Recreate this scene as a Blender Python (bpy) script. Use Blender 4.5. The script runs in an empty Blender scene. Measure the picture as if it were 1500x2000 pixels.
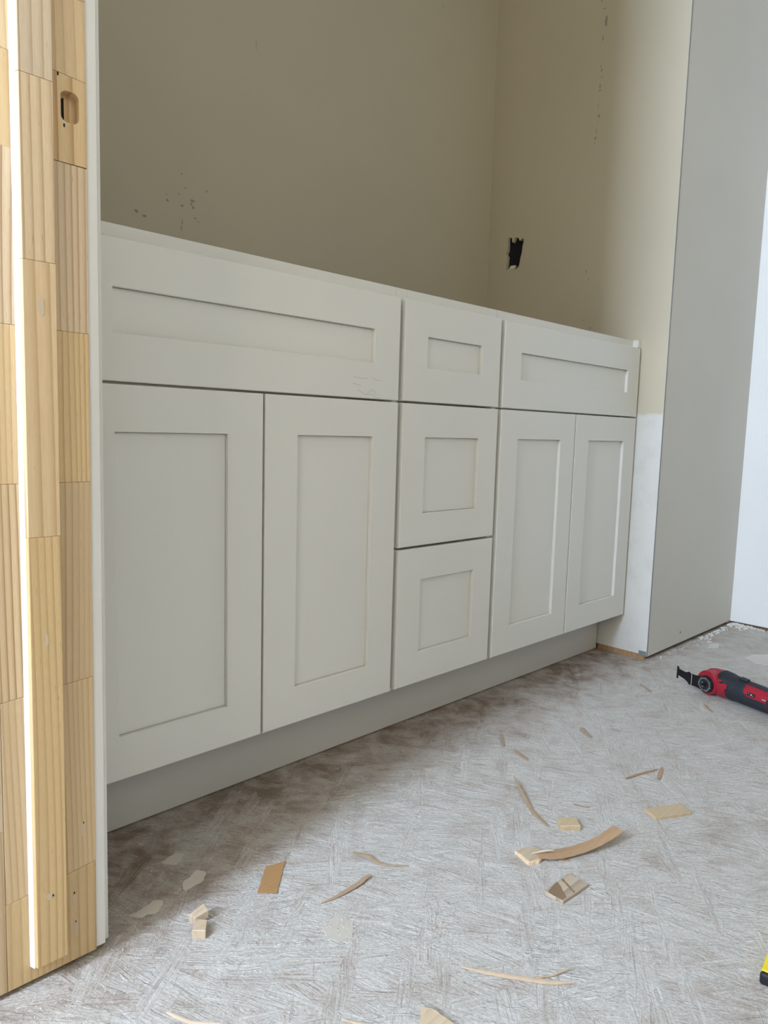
import bpy, bmesh, math, random
from mathutils import Vector, Matrix
from mathutils.geometry import tessellate_polygon
random.seed(7)
S = bpy.context.scene
COL = S.collection

# ------------------------------------------------------------------ camera
cam = bpy.data.cameras.new('camera'); co = bpy.data.objects.new('camera', cam); COL.objects.link(co)
R_ = Vector((0.71525518, -0.69835041, 0.02677178)); U_ = Vector((0.06008801, 0.09961799, 0.99320979))
F_ = Vector((0.69627542, 0.70878978, -0.11321477))
co.matrix_world = Matrix(((R_.x, U_.x, -F_.x, -0.1841), (R_.y, U_.y, -F_.y, -0.9398), (R_.z, U_.z, -F_.z, 0.6236), (0, 0, 0, 1)))
cam.sensor_fit = 'VERTICAL'; cam.sensor_height = 24.0; cam.lens = 24.0 * 1395.25 / 2000.0
cam.clip_start = 0.02
S.camera = co

# ------------------------------------------------------------------ light
w = bpy.data.worlds.new('sky'); S.world = w; w.use_nodes = True
bg = w.node_tree.nodes['Background']; bg.inputs[0].default_value = (0.80, 0.90, 1.0, 1); bg.inputs[1].default_value = 0.6
WX, WY0, WY1, WZ0, WZ1 = -1.9, -0.60, -0.20, 0.95, 2.38       # the tall window of the room behind the camera

def area(name, loc, rot, sx, sy, power, col):
    l = bpy.data.lights.new(name, 'AREA'); l.shape = 'RECTANGLE'; l.size = sx; l.size_y = sy
    l.energy = power; l.color = col
    o = bpy.data.objects.new(name, l); COL.objects.link(o); o.location = loc; o.rotation_euler = rot
    return o
area('window_daylight', (WX - 0.06, (WY0 + WY1) / 2, (WZ0 + WZ1) / 2), (0, math.radians(-90), 0), WZ1 - WZ0, WY1 - WY0, 164.0, (0.60, 0.742, 1.0))
VY0, VY1, VZ0, VZ1 = -1.50, -0.92, 0.9, 2.1        # opening added in the same wall for a warm fill light
area('added_west_fill', (WX - 0.06, (VY0 + VY1) / 2, (VZ0 + VZ1) / 2), (0, math.radians(-90), 0), VZ1 - VZ0, VY1 - VY0, 18.0, (1.0, 0.90, 0.76))
# warm fill light added out of view, in the wall opposite the vanity
BX0, BX1, BZ0, BZ1, BY = 0.30, 0.95, 1.05, 2.0, -1.75
area('added_side_fill', ((BX0 + BX1) / 2, BY - 0.16, (BZ0 + BZ1) / 2), (math.radians(90), 0, 0), BX1 - BX0, BZ1 - BZ0, 6.5, (1.0, 0.92, 0.80))
S.view_settings.view_transform = 'Standard'; S.view_settings.look = 'None'
S.view_settings.gamma = 1.0; S.view_settings.use_curve_mapping = False
S.view_settings.exposure = 0.0

# ------------------------------------------------------------------ helpers
def tag(o, label=None, cat=None, group=None, kind=None):
    if label: o['label'] = label
    if cat: o['category'] = cat
    if group: o['group'] = group
    if kind: o['kind'] = kind
    return o
def empty(name, loc=(0, 0, 0), parent=None):
    o = bpy.data.objects.new(name, None); COL.objects.link(o); o.location = loc
    o.empty_display_size = 0.05
    if parent: o.parent = parent
    return o
def mesh(name, bm, mat, parent=None, smooth=False, world_to=None):
    bmesh.ops.recalc_face_normals(bm, faces=bm.faces[:])
    me = bpy.data.meshes.new(name); bm.to_mesh(me); bm.free()
    for m in (mat if isinstance(mat, (list, tuple)) else [mat]): me.materials.append(m)
    if smooth:
        for p in me.polygons: p.use_smooth = True
    o = bpy.data.objects.new(name, me); COL.objects.link(o)
    if parent:
        o.parent = parent
        # children are written in world coordinates: take the parent's place back out
        me.transform(Matrix.Translation(-world_pos(parent)))
    return o
def world_pos(o):
    v = Vector(o.location); p = o.parent
    while p: v += Vector(p.location); p = p.parent
    return v
def box(bm, a, b, bevel=0.0, seg=2, skew=None):
    x0, y0, z0 = a; x1, y1, z1 = b
    vs = [bm.verts.new(p) for p in ((x0, y0, z0), (x1, y0, z0), (x1, y1, z0), (x0, y1, z0), (x0, y0, z1), (x1, y0, z1), (x1, y1, z1), (x0, y1, z1))]
    fs = [bm.faces.new([vs[i] for i in q]) for q in ((0, 3, 2, 1), (4, 5, 6, 7), (0, 1, 5, 4), (1, 2, 6, 5), (2, 3, 7, 6), (3, 0, 4, 7))]
    if skew: skew(vs)
    if bevel:
        es = list({e for f in fs for e in f.edges})
        bmesh.ops.bevel(bm, geom=es, offset=bevel, segments=seg, affect='EDGES', profile=0.5)
    return vs
def boxo(name, a, b, mat, parent=None, bevel=0.0, seg=2, skew=None):
    bm = bmesh.new(); box(bm, a, b, bevel, seg, skew); return mesh(name, bm, mat, parent)
def holed(bm, outer, hole, P, depth_back, floor_depth=None):
    """flat plate with a hole. outer/hole are 2D loops; P(u,v,d) -> 3D with d = depth behind the face"""
    pts = [(*p, 0) for p in outer], [(*p, 0) for p in hole]
    tri = tessellate_polygon([[Vector(q) for q in pts[0]], [Vector(q) for q in pts[1]]])
    allp = [*outer, *hole]
    f = [bm.verts.new(P(u, v, 0)) for u, v in allp]
    for t in tri:
        try: bm.faces.new([f[i] for i in t])
        except ValueError: pass
    n = len(outer); bo = [bm.verts.new(P(u, v, depth_back)) for u, v in outer]
    for i in range(n): bm.faces.new((f[i], f[(i + 1) % n], bo[(i + 1) % n], bo[i]))
    d = floor_depth or depth_back; m = len(hole)
    bh = [bm.verts.new(P(u, v, d)) for u, v in hole]
    for i in range(m): bm.faces.new((f[n + i], f[n + (i + 1) % m], bh[(i + 1) % m], bh[i]))
    if floor_depth: bm.faces.new(bh)
def prism(bm, pts, z0, z1, jitter=0.0, chamf=0.0):
    """vertical prism over a 2D outline (world xy)"""
    n = len(pts); zf = z0 if callable(z0) else (lambda x, y: z0); zg = z1 if callable(z1) else (lambda x, y: z1)
    cx = sum(p[0] for p in pts) / n; cy = sum(p[1] for p in pts) / n
    lo = [bm.verts.new((x, y, zf(x, y))) for x, y in pts]
    hi = [bm.verts.new((x, y, zg(x, y) - chamf)) for x, y in pts]
    rings = [lo, hi]
    if chamf:
        def inn(x, y):
            d = math.hypot(x - cx, y - cy) or 1; k = max(0, 1 - chamf / d)
            return cx + (x - cx) * k, cy + (y - cy) * k
        rings.append([bm.verts.new((*inn(x, y), zg(x, y))) for x, y in pts])
    for a, b in zip(rings, rings[1:]):
        for i in range(n): bm.faces.new((a[i], a[(i + 1) % n], b[(i + 1) % n], b[i]))
    bm.faces.new(lo[::-1]); bm.faces.new(rings[-1])
def dense(pts, step, jit=0.0):
    out = []
    for i, a in enumerate(pts):
        b = pts[(i + 1) % len(pts)]; L = math.hypot(b[0] - a[0], b[1] - a[1]); k = max(1, int(L / step))
        for j in range(k):
            t = j / k; jj = jit if j else jit * .3
            out.append((a[0] + (b[0] - a[0]) * t + random.uniform(-jj, jj), a[1] + (b[1] - a[1]) * t + random.uniform(-jj, jj)))
    return out
def cyl(bm, c, axis, r, h, seg=32, r2=None):
    M = Matrix.Translation(c) @ Vector(axis).to_track_quat('Z', 'Y').to_matrix().to_4x4()
    bmesh.ops.create_cone(bm, cap_ends=True, segments=seg, radius1=r, radius2=r if r2 is None else r2, depth=h, matrix=M)

# ------------------------------------------------------------------ materials
def mat(name):
    m = bpy.data.materials.new(name); m.use_nodes = True; nt = m.node_tree
    return m, nt, nt.nodes['Principled BSDF']
class N:
    def __init__(s, nt): s.nt = nt
    def new(s, t, **k):
        n = s.nt.nodes.new(t)
        for a, b in k.items(): setattr(n, a, b)
        return n
    def link(s, a, b): s.nt.links.new(a, b)
    def coord(s, scale=(1, 1, 1), out='Object', loc=(0, 0, 0)):
        c = s.new('ShaderNodeTexCoord'); m = s.new('ShaderNodeMapping'); m.inputs['Scale'].default_value = scale; m.inputs['Location'].default_value = loc
        s.link(c.outputs[out], m.inputs[0]); return m.outputs[0]
    def noise(s, vec, scale, detail=4, rough=.55, dist=0.0):
        n = s.new('ShaderNodeTexNoise'); n.inputs['Scale'].default_value = scale; n.inputs['Detail'].default_value = detail
        n.inputs['Roughness'].default_value = rough; n.inputs['Distortion'].default_value = dist
        if vec is not None: s.link(vec, n.inputs['Vector'])
        return n.outputs['Fac']
    def ramp(s, fac, stops):
        r = s.new('ShaderNodeValToRGB'); e = r.color_ramp.elements
        while len(e) < len(stops): e.new(0.5)
        for el, (p, c) in zip(e, stops): el.position = p; el.color = (*c, 1) if len(c) == 3 else c
        s.link(fac, r.inputs[0]); return r.outputs[0]
    def gray(s, fac, a, b, lo=0.0, hi=1.0): return s.ramp(fac, [(a, (lo,) * 3), (b, (hi,) * 3)])
    def mix(s, fac, a, b, mode='MIX'):
        n = s.new('ShaderNodeMix', data_type='RGBA', blend_type=mode)
        for v, i in ((fac, 0), (a, 6), (b, 7)):
            if isinstance(v, (int, float)): n.inputs[i].default_value = v
            elif isinstance(v, tuple): n.inputs[i].default_value = (*v, 1)
            else: s.link(v, n.inputs[i])
        return n.outputs[2]
    def math(s, op, a, b=0.0):
        n = s.new('ShaderNodeMath', operation=op)
        for v, i in ((a, 0), (b, 1)):
            if isinstance(v, (int, float)): n.inputs[i].default_value = v
            else: s.link(v, n.inputs[i])
        return n.outputs[0]
    def bump(s, h, strength, dist, normal=None):
        b = s.new('ShaderNodeBump'); b.inputs['Strength'].default_value = strength; b.inputs['Distance'].default_value = dist
        s.link(h, b.inputs['Height'])
        if normal is not None: s.link(normal, b.inputs['Normal'])
        return b.outputs[0]

def paint(name, col, rough=.5, mott=.03, bump=.0002, bscale=350, spec=.5):
    m, nt, b = mat(name); n = N(nt)
    v = n.coord()
    big = n.noise(v, 2.5, 3)
    c2 = tuple(min(1, c * (1 + mott)) for c in col); c1 = tuple(c * (1 - mott) for c in col)
    n.link(n.ramp(big, [(.35, c1), (.65, c2)]), b.inputs['Base Color'])
    b.inputs['Roughness'].default_value = rough; b.inputs['Specular IOR Level'].default_value = spec
    if bump: n.link(n.bump(n.noise(v, bscale, 3), .35, bump), b.inputs['Normal'])
    return m
M_WALL = paint('wall_paint', (.58, .522, .38), .75, .02, .0004, 140, .3)
M_WALL_W = paint('white_primer', (.80, .78, .70), .7, .02, .0004, 140, .3)
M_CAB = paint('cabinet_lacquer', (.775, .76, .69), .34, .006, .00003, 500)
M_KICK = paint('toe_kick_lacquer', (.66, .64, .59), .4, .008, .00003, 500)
M_TRIM = paint('primed_trim', (.78, .76, .70), .55, .03, .0003, 120)
M_CEIL = paint('ceiling_paint', (.82, .81, .78), .9, .01)
M_PLASTER = paint('loose_plaster', (.70, .67, .60), .9, .08, .001, 120, .2)
M_PUTTY = paint('plaster_smear', (.56, .51, .43), .9, .1, .001, 90, .2)
M_RUBBER = paint('black_plastic', (.010, .011, .013), .55, .1, .0002, 300)
M_GRIP = paint('dusty_dark_rubber', (.016, .020, .028), .60, .35, .0003, 200)
M_RED = paint('red_plastic', (.36, .012, .028), .38, .08, .0001, 300)
M_BLADE = paint('black_oxide_steel', (.010, .010, .011), .6, .1, .0001, 200, .25)
M_MARK = paint('pale_print', (.55, .57, .55), .6, .05, 0)
M_YEL = paint('yellow_enamel', (.90, .68, .01), .35, .03, .0001, 200)
M_DARKHOLE = paint('dark_cavity', (.006, .006, .009), .9, .1, 0)
M_SCUFF = paint('grey_scuff', (.36, .33, .265), .85, .15, 0)
M_SCRATCH = paint('faint_scratch', (.52, .51, .47), .6, .05, 0)
M_STAIN = paint('brown_grain_stain', (.27, .175, .10), .7, .35, .0001, 200)
M_DAB = paint('thin_wood_filler', (.64, .50, .34), .8, .12, .0002, 300)
M_FOOT = paint('gap_shadow_plate', (.13, .085, .055), .9, .4, .001, 60)  # shadow of the gap under the walls is put into this dark colour
M_HILITE = paint('painted_highlight_white', (.86, .86, .84), .5, .02, .0002, 100)  # white that paints the overexposed side of the door stop
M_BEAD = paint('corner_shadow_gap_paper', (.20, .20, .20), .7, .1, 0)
M_ALU = paint('dull_galvanised_steel', (.20, .225, .225), .5, .1, .0002, 200)

def part_painted():
    # beige paint stops about 0.69 m up; below it the board is bare and filled white
    m, nt, b = mat('half_painted_board'); n = N(nt); v = n.coord()
    sep = n.new('ShaderNodeSeparateXYZ'); n.link(v, sep.inputs[0])
    edge = n.math('ADD', sep.outputs[2], n.math('MULTIPLY', n.math('SUBTRACT', n.noise(v, 14, 4), .5), .05))
    k = n.gray(n.math('MULTIPLY', edge, .5), .3425, .3475)
    white = n.ramp(n.noise(v, 22, 5, .6), [(.3, (.64, .62, .55)), (.5, (.69, .67, .61))])
    beige = n.ramp(n.noise(v, 2.5, 3), [(.35, (.57, .513, .375)), (.65, (.594, .533, .39))])
    n.link(n.mix(k, white, beige), b.inputs['Base Color']); b.inputs['Roughness'].default_value = .75; b.inputs['Specular IOR Level'].default_value = .3
    n.link(n.bump(n.math('ADD', n.noise(v, 140, 3), n.math('MULTIPLY', n.noise(v, 18, 4), 1.5)), .35, .0005), b.inputs['Normal'])
    return m
M_WALL_PART = part_painted()

def pine(name, dark, light, warm, ring=95.0, axis='Z', plain=.0, pores=.5):
    m, nt, b = mat(name); n = N(nt)
    tc = n.new('ShaderNodeTexCoord'); oi = n.new('ShaderNodeObjectInfo')
    off = n.new('ShaderNodeVectorMath', operation='SCALE'); n.link(oi.outputs['Random'], off.inputs['Scale']); off.inputs[0].default_value = (7.3, 3.1, 11.7)
    add = n.new('ShaderNodeVectorMath', operation='ADD'); n.link(tc.outputs['Object'], add.inputs[0]); n.link(off.outputs[0], add.inputs[1])
    mp = n.new('ShaderNodeMapping'); mp.inputs['Scale'].default_value = (1, 1, .07) if axis == 'Z' else (.07, 1, 1)
    sc = n.new('ShaderNodeVectorMath', operation='SCALE'); n.link(add.outputs[0], sc.inputs[0]); n.link(n.math('ADD', n.math('MULTIPLY', n.math('FRACT', n.math('MULTIPLY', oi.outputs['Random'], 13.7)), .9), .6), sc.inputs['Scale'])
    n.link(sc.outputs[0], mp.inputs[0])
    big = n.noise(mp.outputs[0], 22, 2, .4)
    wv = n.new('ShaderNodeTexWave', wave_type='BANDS', bands_direction='X' if axis == 'Z' else 'Y', wave_profile='SAW')
    wv.inputs['Scale'].default_value = ring / 6.28; wv.inputs['Distortion'].default_value = 11.0; wv.inputs['Detail'].default_value = 1.0
    wv.inputs['Detail Scale'].default_value = .42
    n.link(mp.outputs[0], wv.inputs['Vector'])
    rings = n.ramp(wv.outputs['Fac'], [(0, light), (.45, light), (.72, tuple((a * .6 + c * .4) for a, c in zip(light, dark))), (.90, dark), (1.0, dark)])
    soft = n.noise(mp.outputs[0], 900, 3, .6)
    c = n.mix(n.gray(n.noise(mp.outputs[0], 9, 2, .5), .35, .65, plain, min(1.0, plain + .62)), rings, light)
    c = n.mix(n.gray(big, .35, .7, 0, .55), c, warm)
    c = n.mix(n.gray(soft, .3, .7, 0, .22), c, dark)
    # short dark pores
    mp2 = n.new('ShaderNodeMapping'); mp2.inputs['Scale'].default_value = (1, 1, .05) if axis == 'Z' else (.05, 1, 1); n.link(add.outputs[0], mp2.inputs[0])
    po = n.noise(mp2.outputs[0], 1300, 1, .3)
    c = n.mix(n.gray(po, .74, .80, 0, pores), c, (.20, .11, .05))
    hsv = n.new('ShaderNodeHueSaturation'); n.link(c, hsv.inputs['Color'])
    r2 = n.math('FRACT', n.math('MULTIPLY', oi.outputs['Random'], 7.13))
    n.link(n.math('ADD', n.math('MULTIPLY', oi.outputs['Random'], .16), .92), hsv.inputs['Value'])
    n.link(n.math('ADD', n.math('MULTIPLY', r2, .30), .82), hsv.inputs['Saturation'])
    n.link(hsv.outputs[0], b.inputs['Base Color'])
    b.inputs['Roughness'].default_value = .55
    n.link(n.bump(soft, .12, .0003), b.inputs['Normal'])
    return m
M_PINE = pine('finger_jointed_pine', (.42, .24, .095), (.74, .55, .31), (.64, .45, .26), 210)
M_SHIM = pine('sawn_cedar', (.42, .27, .14), (.60, .475, .32), (.50, .38, .25), 160, 'X', .35, .2)
M_SHIMD = pine('stained_pine_offcut', (.16, .09, .05), (.62, .50, .33), (.30, .19, .11), 60, 'X')
M_VENEER = pine('brown_veneer', (.34, .19, .09), (.45, .28, .145), (.40, .24, .12), 220, 'X', .5, .2)
M_SLIV = pine('brown_sliver', (.27, .17, .10), (.46, .33, .215), (.38, .26, .16), 220, 'X', .6, .2)
M_PALE = pine('pale_splinter', (.56, .39, .24), (.78, .62, .44), (.70, .52, .36), 220, 'X', .6, .2)
M_PLATE = pine('floor_plate_wood', (.30, .17, .08), (.48, .30, .16), (.40, .24, .12), 120, 'X')

def floor_mat():
    m, nt, b = mat('smeared_strand_board'); n = N(nt)
    v = n.coord()
    wn = n.new('ShaderNodeTexNoise'); wn.inputs['Scale'].default_value = 9; wn.inputs['Detail'].default_value = 3; n.link(v, wn.inputs['Vector'])
    wob = n.new('ShaderNodeVectorMath', operation='MULTIPLY_ADD'); n.link(wn.outputs['Color'], wob.inputs[0]); wob.inputs[1].default_value = (.010, .010, 0); n.link(v, wob.inputs[2])
    # three overlapping layers of long wood strands, each with its own grain direction
    def strands(deg, length, width, off, thr):
        rot = n.new('ShaderNodeVectorRotate', rotation_type='Z_AXIS'); n.link(wob.outputs[0], rot.inputs['Vector']); rot.inputs['Angle'].default_value = math.radians(-deg)
        mp = n.new('ShaderNodeMapping'); mp.inputs['Scale'].default_value = (1 / length, 1 / width, 1); mp.inputs['Location'].default_value = (off, off * 1.7, 0); n.link(rot.outputs[0], mp.inputs[0])
        vo = n.new('ShaderNodeTexVoronoi', voronoi_dimensions='2D', feature='F1', distance='EUCLIDEAN'); vo.inputs['Scale'].default_value = 1.0; n.link(mp.outputs[0], vo.inputs['Vector'])
        sep = n.new('ShaderNodeSeparateColor'); n.link(vo.outputs['Color'], sep.inputs[0])
        # every strand leans a little off its layer's direction
        r2 = n.new('ShaderNodeVectorRotate', rotation_type='Z_AXIS'); n.link(rot.outputs[0], r2.inputs['Vector']); n.link(n.math('MULTIPLY', n.math('SUBTRACT', sep.outputs[1], .5), .45), r2.inputs['Angle'])
        m2 = n.new('ShaderNodeMapping'); m2.inputs['Scale'].default_value = (14, 380, 1); m2.inputs['Location'].default_value = (off, 0, 0); n.link(r2.outputs[0], m2.inputs[0])
        streak = n.noise(m2.outputs[0], 1.0, 4, .6, .5)
        m3 = n.new('ShaderNodeMapping'); m3.inputs['Scale'].default_value = (7, 70, 1); m3.inputs['Location'].default_value = (off * 2, 0, 0); n.link(r2.outputs[0], m3.inputs[0])
        broad = n.noise(m3.outputs[0], 1.0, 3, .55, .8)
        mask = n.gray(sep.outputs[0], thr, thr + .02)
        return streak, mask, sep.outputs[2], broad
    s1, k1, c1, b1 = strands(-68, .13, .020, 3.1, .30)
    s2, k2, c2, b2 = strands(-38, .10, .016, 8.4, .55)
    s3, k3, c3, b3 = strands(38, .12, .018, 1.7, .74)
    def over(a, b_, k): return n.mix(k, a, b_)
    streak = over(over(s1, s2, k2), s3, k3); tone = over(over(c1, c2, k2), c3, k3); broad = over(over(b1, b2, k2), b3, k3)
    blotch = n.noise(v, 4.5, 6, .62, .4)
    blotch2 = n.noise(n.coord(loc=(3, 1, 0)), 19, 6, .65, .5)
    # a skim of white compound hides much of the strands; thinner along the vanity, with the shade behind the jamb painted in brown
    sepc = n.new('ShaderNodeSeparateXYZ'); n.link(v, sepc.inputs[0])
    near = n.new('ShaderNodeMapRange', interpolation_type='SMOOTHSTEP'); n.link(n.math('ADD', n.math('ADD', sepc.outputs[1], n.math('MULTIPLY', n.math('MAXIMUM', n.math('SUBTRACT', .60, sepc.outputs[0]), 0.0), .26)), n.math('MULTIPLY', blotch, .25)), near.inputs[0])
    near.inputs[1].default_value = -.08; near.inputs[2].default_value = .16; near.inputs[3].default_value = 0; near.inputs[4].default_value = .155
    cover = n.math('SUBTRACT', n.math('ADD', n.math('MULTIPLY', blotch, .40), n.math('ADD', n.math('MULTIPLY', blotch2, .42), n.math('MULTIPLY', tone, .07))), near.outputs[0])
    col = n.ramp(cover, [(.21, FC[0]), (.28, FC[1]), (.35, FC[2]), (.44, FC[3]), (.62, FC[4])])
    fine = n.ramp(streak, [(.30, (.20, .18, .16)), (.43, (.45, .44, .43)), (.57, (.52, .52, .52)), (.69, (.85, .85, .85))])
    col = n.mix(.38, col, fine, 'OVERLAY')
    col = n.mix(n.gray(broad, .58, .76, 0, .16), col, FC[4])
    col = n.mix(n.gray(n.math('SUBTRACT', 1.0, broad), .62, .78, 0, .14), col, FC[1])
    # narrow dried ridges running with the strands
    rg = n.math('ABSOLUTE', n.math('SUBTRACT', b1, .5)); rg2 = n.math('ABSOLUTE', n.math('SUBTRACT', b2, .52))
    rm = n.math('MAXIMUM', n.math('MULTIPLY', n.gray(rg, .004, .016, 1, 0), n.gray(blotch2, .50, .60)), n.math('MULTIPLY', n.gray(rg2, .004, .014, 1, 0), n.gray(blotch, .52, .60)))
    col = n.mix(n.math('MULTIPLY', rm, .55), col, (.80, .77, .70))
    # long thin straight scratches and lifted fibres
    def lines(deg, off, lo):
        r_ = n.new('ShaderNodeVectorRotate', rotation_type='Z_AXIS'); n.link(v, r_.inputs['Vector']); r_.inputs['Angle'].default_value = math.radians(-deg)
        m_ = n.new('ShaderNodeMapping'); m_.inputs['Scale'].default_value = (16, 330, 1); m_.inputs['Location'].default_value = (off, off, 0); n.link(r_.outputs[0], m_.inputs[0])
        return n.gray(n.noise(m_.outputs[0], 1.0, 1, .4), lo, lo + .05)
    line = n.math('MAXIMUM', n.math('MAXIMUM', lines(-64, 2.0, .70), lines(-40, 5.5, .72)), lines(33, 7.7, .74))
    dline = n.math('MAXIMUM', n.math('MAXIMUM', lines(-66, 12.0, .715), lines(-30, 15.5, .73)), lines(50, 17.7, .74))
    col = n.mix(n.math('MULTIPLY', line, .5), col, (.82, .79, .73))
    col = n.mix(n.math('MULTIPLY', dline, .45), col, (.26, .20, .15))
    st = n.gray(n.noise(n.coord(loc=(9, 4, 0)), 30, 4, .6, .8), .69, .76, 0, .45)
    col = n.mix(st, col, (.22, .10, .05))
    sp = n.gray(n.noise(n.coord(loc=(2, 8, 0)), 170, 2, .5), .75, .80, 0, .7)
    col = n.mix(sp, col, (.10, .07, .045))
    col = n.mix(.35, col, n.ramp(n.noise(n.coord(loc=(1, 2, 0)), 260, 4, .7, .3), [(.34, (.25, .25, .25)), (.5, (.5, .5, .5)), (.68, (.80, .80, .80))]), 'OVERLAY')
    n.link(col, b.inputs['Base Color'])
    b.inputs['Roughness'].default_value = .7; b.inputs['Specular IOR Level'].default_value = .4
    lump = n.math('ADD', n.math('MULTIPLY', n.noise(v, 60, 6, .68, .4), .9), n.math('MULTIPLY', n.noise(v, 170, 4, .6), .4))
    nb = n.bump(n.math('ADD', n.math('MULTIPLY', tone, .10), broad), 1.0, .0036)
    nb = n.bump(streak, .65, .0017, nb)
    nb = n.bump(n.math('ADD', n.math('MULTIPLY', lump, 1.3), n.math('MULTIPLY', n.math('ADD', rm, line), 1.0)), .8, .0022, nb)
    nb = n.bump(n.noise(v, 330, 4, .7), .9, .0011, nb)
    n.link(nb, b.inputs['Normal'])
    return m
FC = [(.24, .175, .125), (.375, .31, .255), (.50, .445, .385), (.59, .555, .50), (.68, .655, .60)]
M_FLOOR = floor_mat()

# ------------------------------------------------------------------ room shell
def struct(o, label, cat): return tag(o, label, cat, kind='structure')
XR, XF, YB, YJ = 1.716, 2.337, 0.545, -0.073          # right wall, far wall, back wall, jog
WL0, WL1 = 0.014, 0.149                                # thickness of the left wall
HC = 2.45
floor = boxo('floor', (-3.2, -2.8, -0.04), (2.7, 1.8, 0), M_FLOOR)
struct(floor, 'bare subfloor of strand board smeared with white compound', 'floor')
struct(boxo('ceiling', (-3.2, -2.8, HC), (2.7, 1.8, HC + .1), M_CEIL), 'plain pale ceiling above the rooms', 'ceiling')
wb = boxo('wall_back', (WL1, YB, 0), (XR + .02, YB + .1, HC), M_WALL)
struct(wb, 'beige painted wall behind the vanity with a few scuffs', 'wall')
wl = boxo('wall_left', (WL0, -0.139, 0), (WL1, 1.7, HC), M_WALL)
struct(wl, 'wall with the doorway at the left end of the vanity', 'wall')
boxo('header', (WL0, -1.075, 2.09), (WL1, -0.139, HC), M_WALL, wl)
boxo('return', (WL0, -2.7, 0), (WL1, -1.075, HC), M_WALL, wl)
# right wall with the jagged opening of a missing socket
hole = [(.4672, 1.2372), (.4650, 1.2380), (.4610, 1.2355), (.4585, 1.2362), (.4545, 1.2352), (.4530, 1.2245), (.4508, 1.2200), (.4480, 1.2215), (.4455, 1.2270), (.4420, 1.2330),
        (.4360, 1.2330), (.4300, 1.2318), (.4265, 1.2240), (.4250, 1.2215), (.4200, 1.2235), (.4170, 1.2260), (.4095, 1.2256), (.4100, 1.2150), (.4130, 1.2050), (.4140, 1.1900),
        (.4150, 1.1830), (.4190, 1.1700), (.4210, 1.1550), (.4240, 1.1440), (.4300, 1.1390), (.4400, 1.1372), (.4415, 1.1430), (.4355, 1.1480), (.4420, 1.1485), (.4480, 1.1500), (.4540, 1.1490),
        (.4610, 1.1430), (.4650, 1.1400), (.4740, 1.1390), (.4715, 1.1460), (.4702, 1.1600), (.4690, 1.1800), (.4735, 1.1850), (.4745, 1.1900), (.4700, 1.1960), (.4698, 1.2100), (.4690, 1.2250)]
bm = bmesh.new()
holed(bm, [(YJ, .016), (YB + .02, .016), (YB + .02, HC), (YJ, HC)], hole, lambda y, z, d: (XR + d, y, z), .0125)
wr = mesh('wall_right', bm, M_WALL_PART); struct(wr, 'beige side wall at the right end of the vanity with a cut opening', 'wall')
boxo('outlet_cavity', (XR + .0124, .38, 1.10), (XR + .06, .50, 1.27), M_DARKHOLE, wr)
boxo('torn_paper_edge', (XR - .0006, .4365, 1.1405), (XR + .0004, .4555, 1.1495), M_WALL_W, wr)
boxo('bottom_plate', (XR + .003, YJ + .008, 0.0), (XR + .0124, .08, .0155), M_PLATE, wr)
boxo('bead_foot', (XR - .0008, YJ + .0015, .012), (XR + .002, YJ + .024, .026), M_ALU, wr, .0004, 1)
# the wall that steps out and runs on to the right
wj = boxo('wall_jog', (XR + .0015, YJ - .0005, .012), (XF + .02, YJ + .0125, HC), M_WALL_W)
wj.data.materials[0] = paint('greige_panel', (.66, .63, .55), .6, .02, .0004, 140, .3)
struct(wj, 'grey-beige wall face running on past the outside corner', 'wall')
boxo('bottom_plate', (XR + .013, YJ + .0115, 0), (XF, YJ + .030, .0175), M_FOOT, wj)
boxo('nail_hole', (1.930, YJ - .0008, .0405), (1.9335, YJ + .001, .047), M_DARKHOLE, wj)
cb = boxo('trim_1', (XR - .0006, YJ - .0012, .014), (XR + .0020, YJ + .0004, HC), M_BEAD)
struct(cb, 'thin dark corner bead edge on the outside corner', 'corner bead')
boxo('wall_core', (XR + .065, YJ + .04, 0), (XF - .001, YB, HC), M_DARKHOLE, wj)
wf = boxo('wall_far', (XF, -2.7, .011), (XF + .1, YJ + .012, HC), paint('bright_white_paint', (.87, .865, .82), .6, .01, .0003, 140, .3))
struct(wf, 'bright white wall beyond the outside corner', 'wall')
boxo('wall_far_foot', (XF + .003, -2.7, 0), (XF + .1, YJ, .0145), M_FOOT, wf)
# wall opposite the vanity, with an opening for the added fill light
def wall_with_opening(name, P, a0, a1, z1, o, th, mt):
    bm = bmesh.new(); holed(bm, [(a0, 0), (a1, 0), (a1, z1), (a0, z1)], [(o[0], o[2]), (o[1], o[2]), (o[1], o[3]), (o[0], o[3])], P, th); return mesh(name, bm, mt)
wo = wall_with_opening('wall_front', lambda x, z, d: (x, BY - d, z), WL1, XF, HC, (BX0, BX1, BZ0, BZ1), .12, M_WALL_W)
struct(wo, 'white wall facing the vanity', 'wall')
ww = wall_with_opening('wall_west', lambda y, z, d: (WX - d, y, z), -0.85, 1.7, HC, (WY0, WY1, WZ0, WZ1), .05, M_WALL_W)
w2 = wall_with_opening('wall_west_part', lambda y, z, d: (WX - d, y, z), -2.7, -0.85, HC, (VY0, VY1, VZ0, VZ1), .05, M_WALL_W); w2.parent = ww
struct(ww, 'white wall of the next room with its window', 'wall')
struct(boxo('wall_north', (-1.95, 1.6, 0), (WL0, 1.7, HC), M_WALL_W), 'white wall of the next room', 'wall')
struct(boxo('wall_south', (-1.95, -2.7, 0), (WL0, -2.6, HC), M_WALL_W), 'white wall of the next room, opposite side', 'wall')
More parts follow.
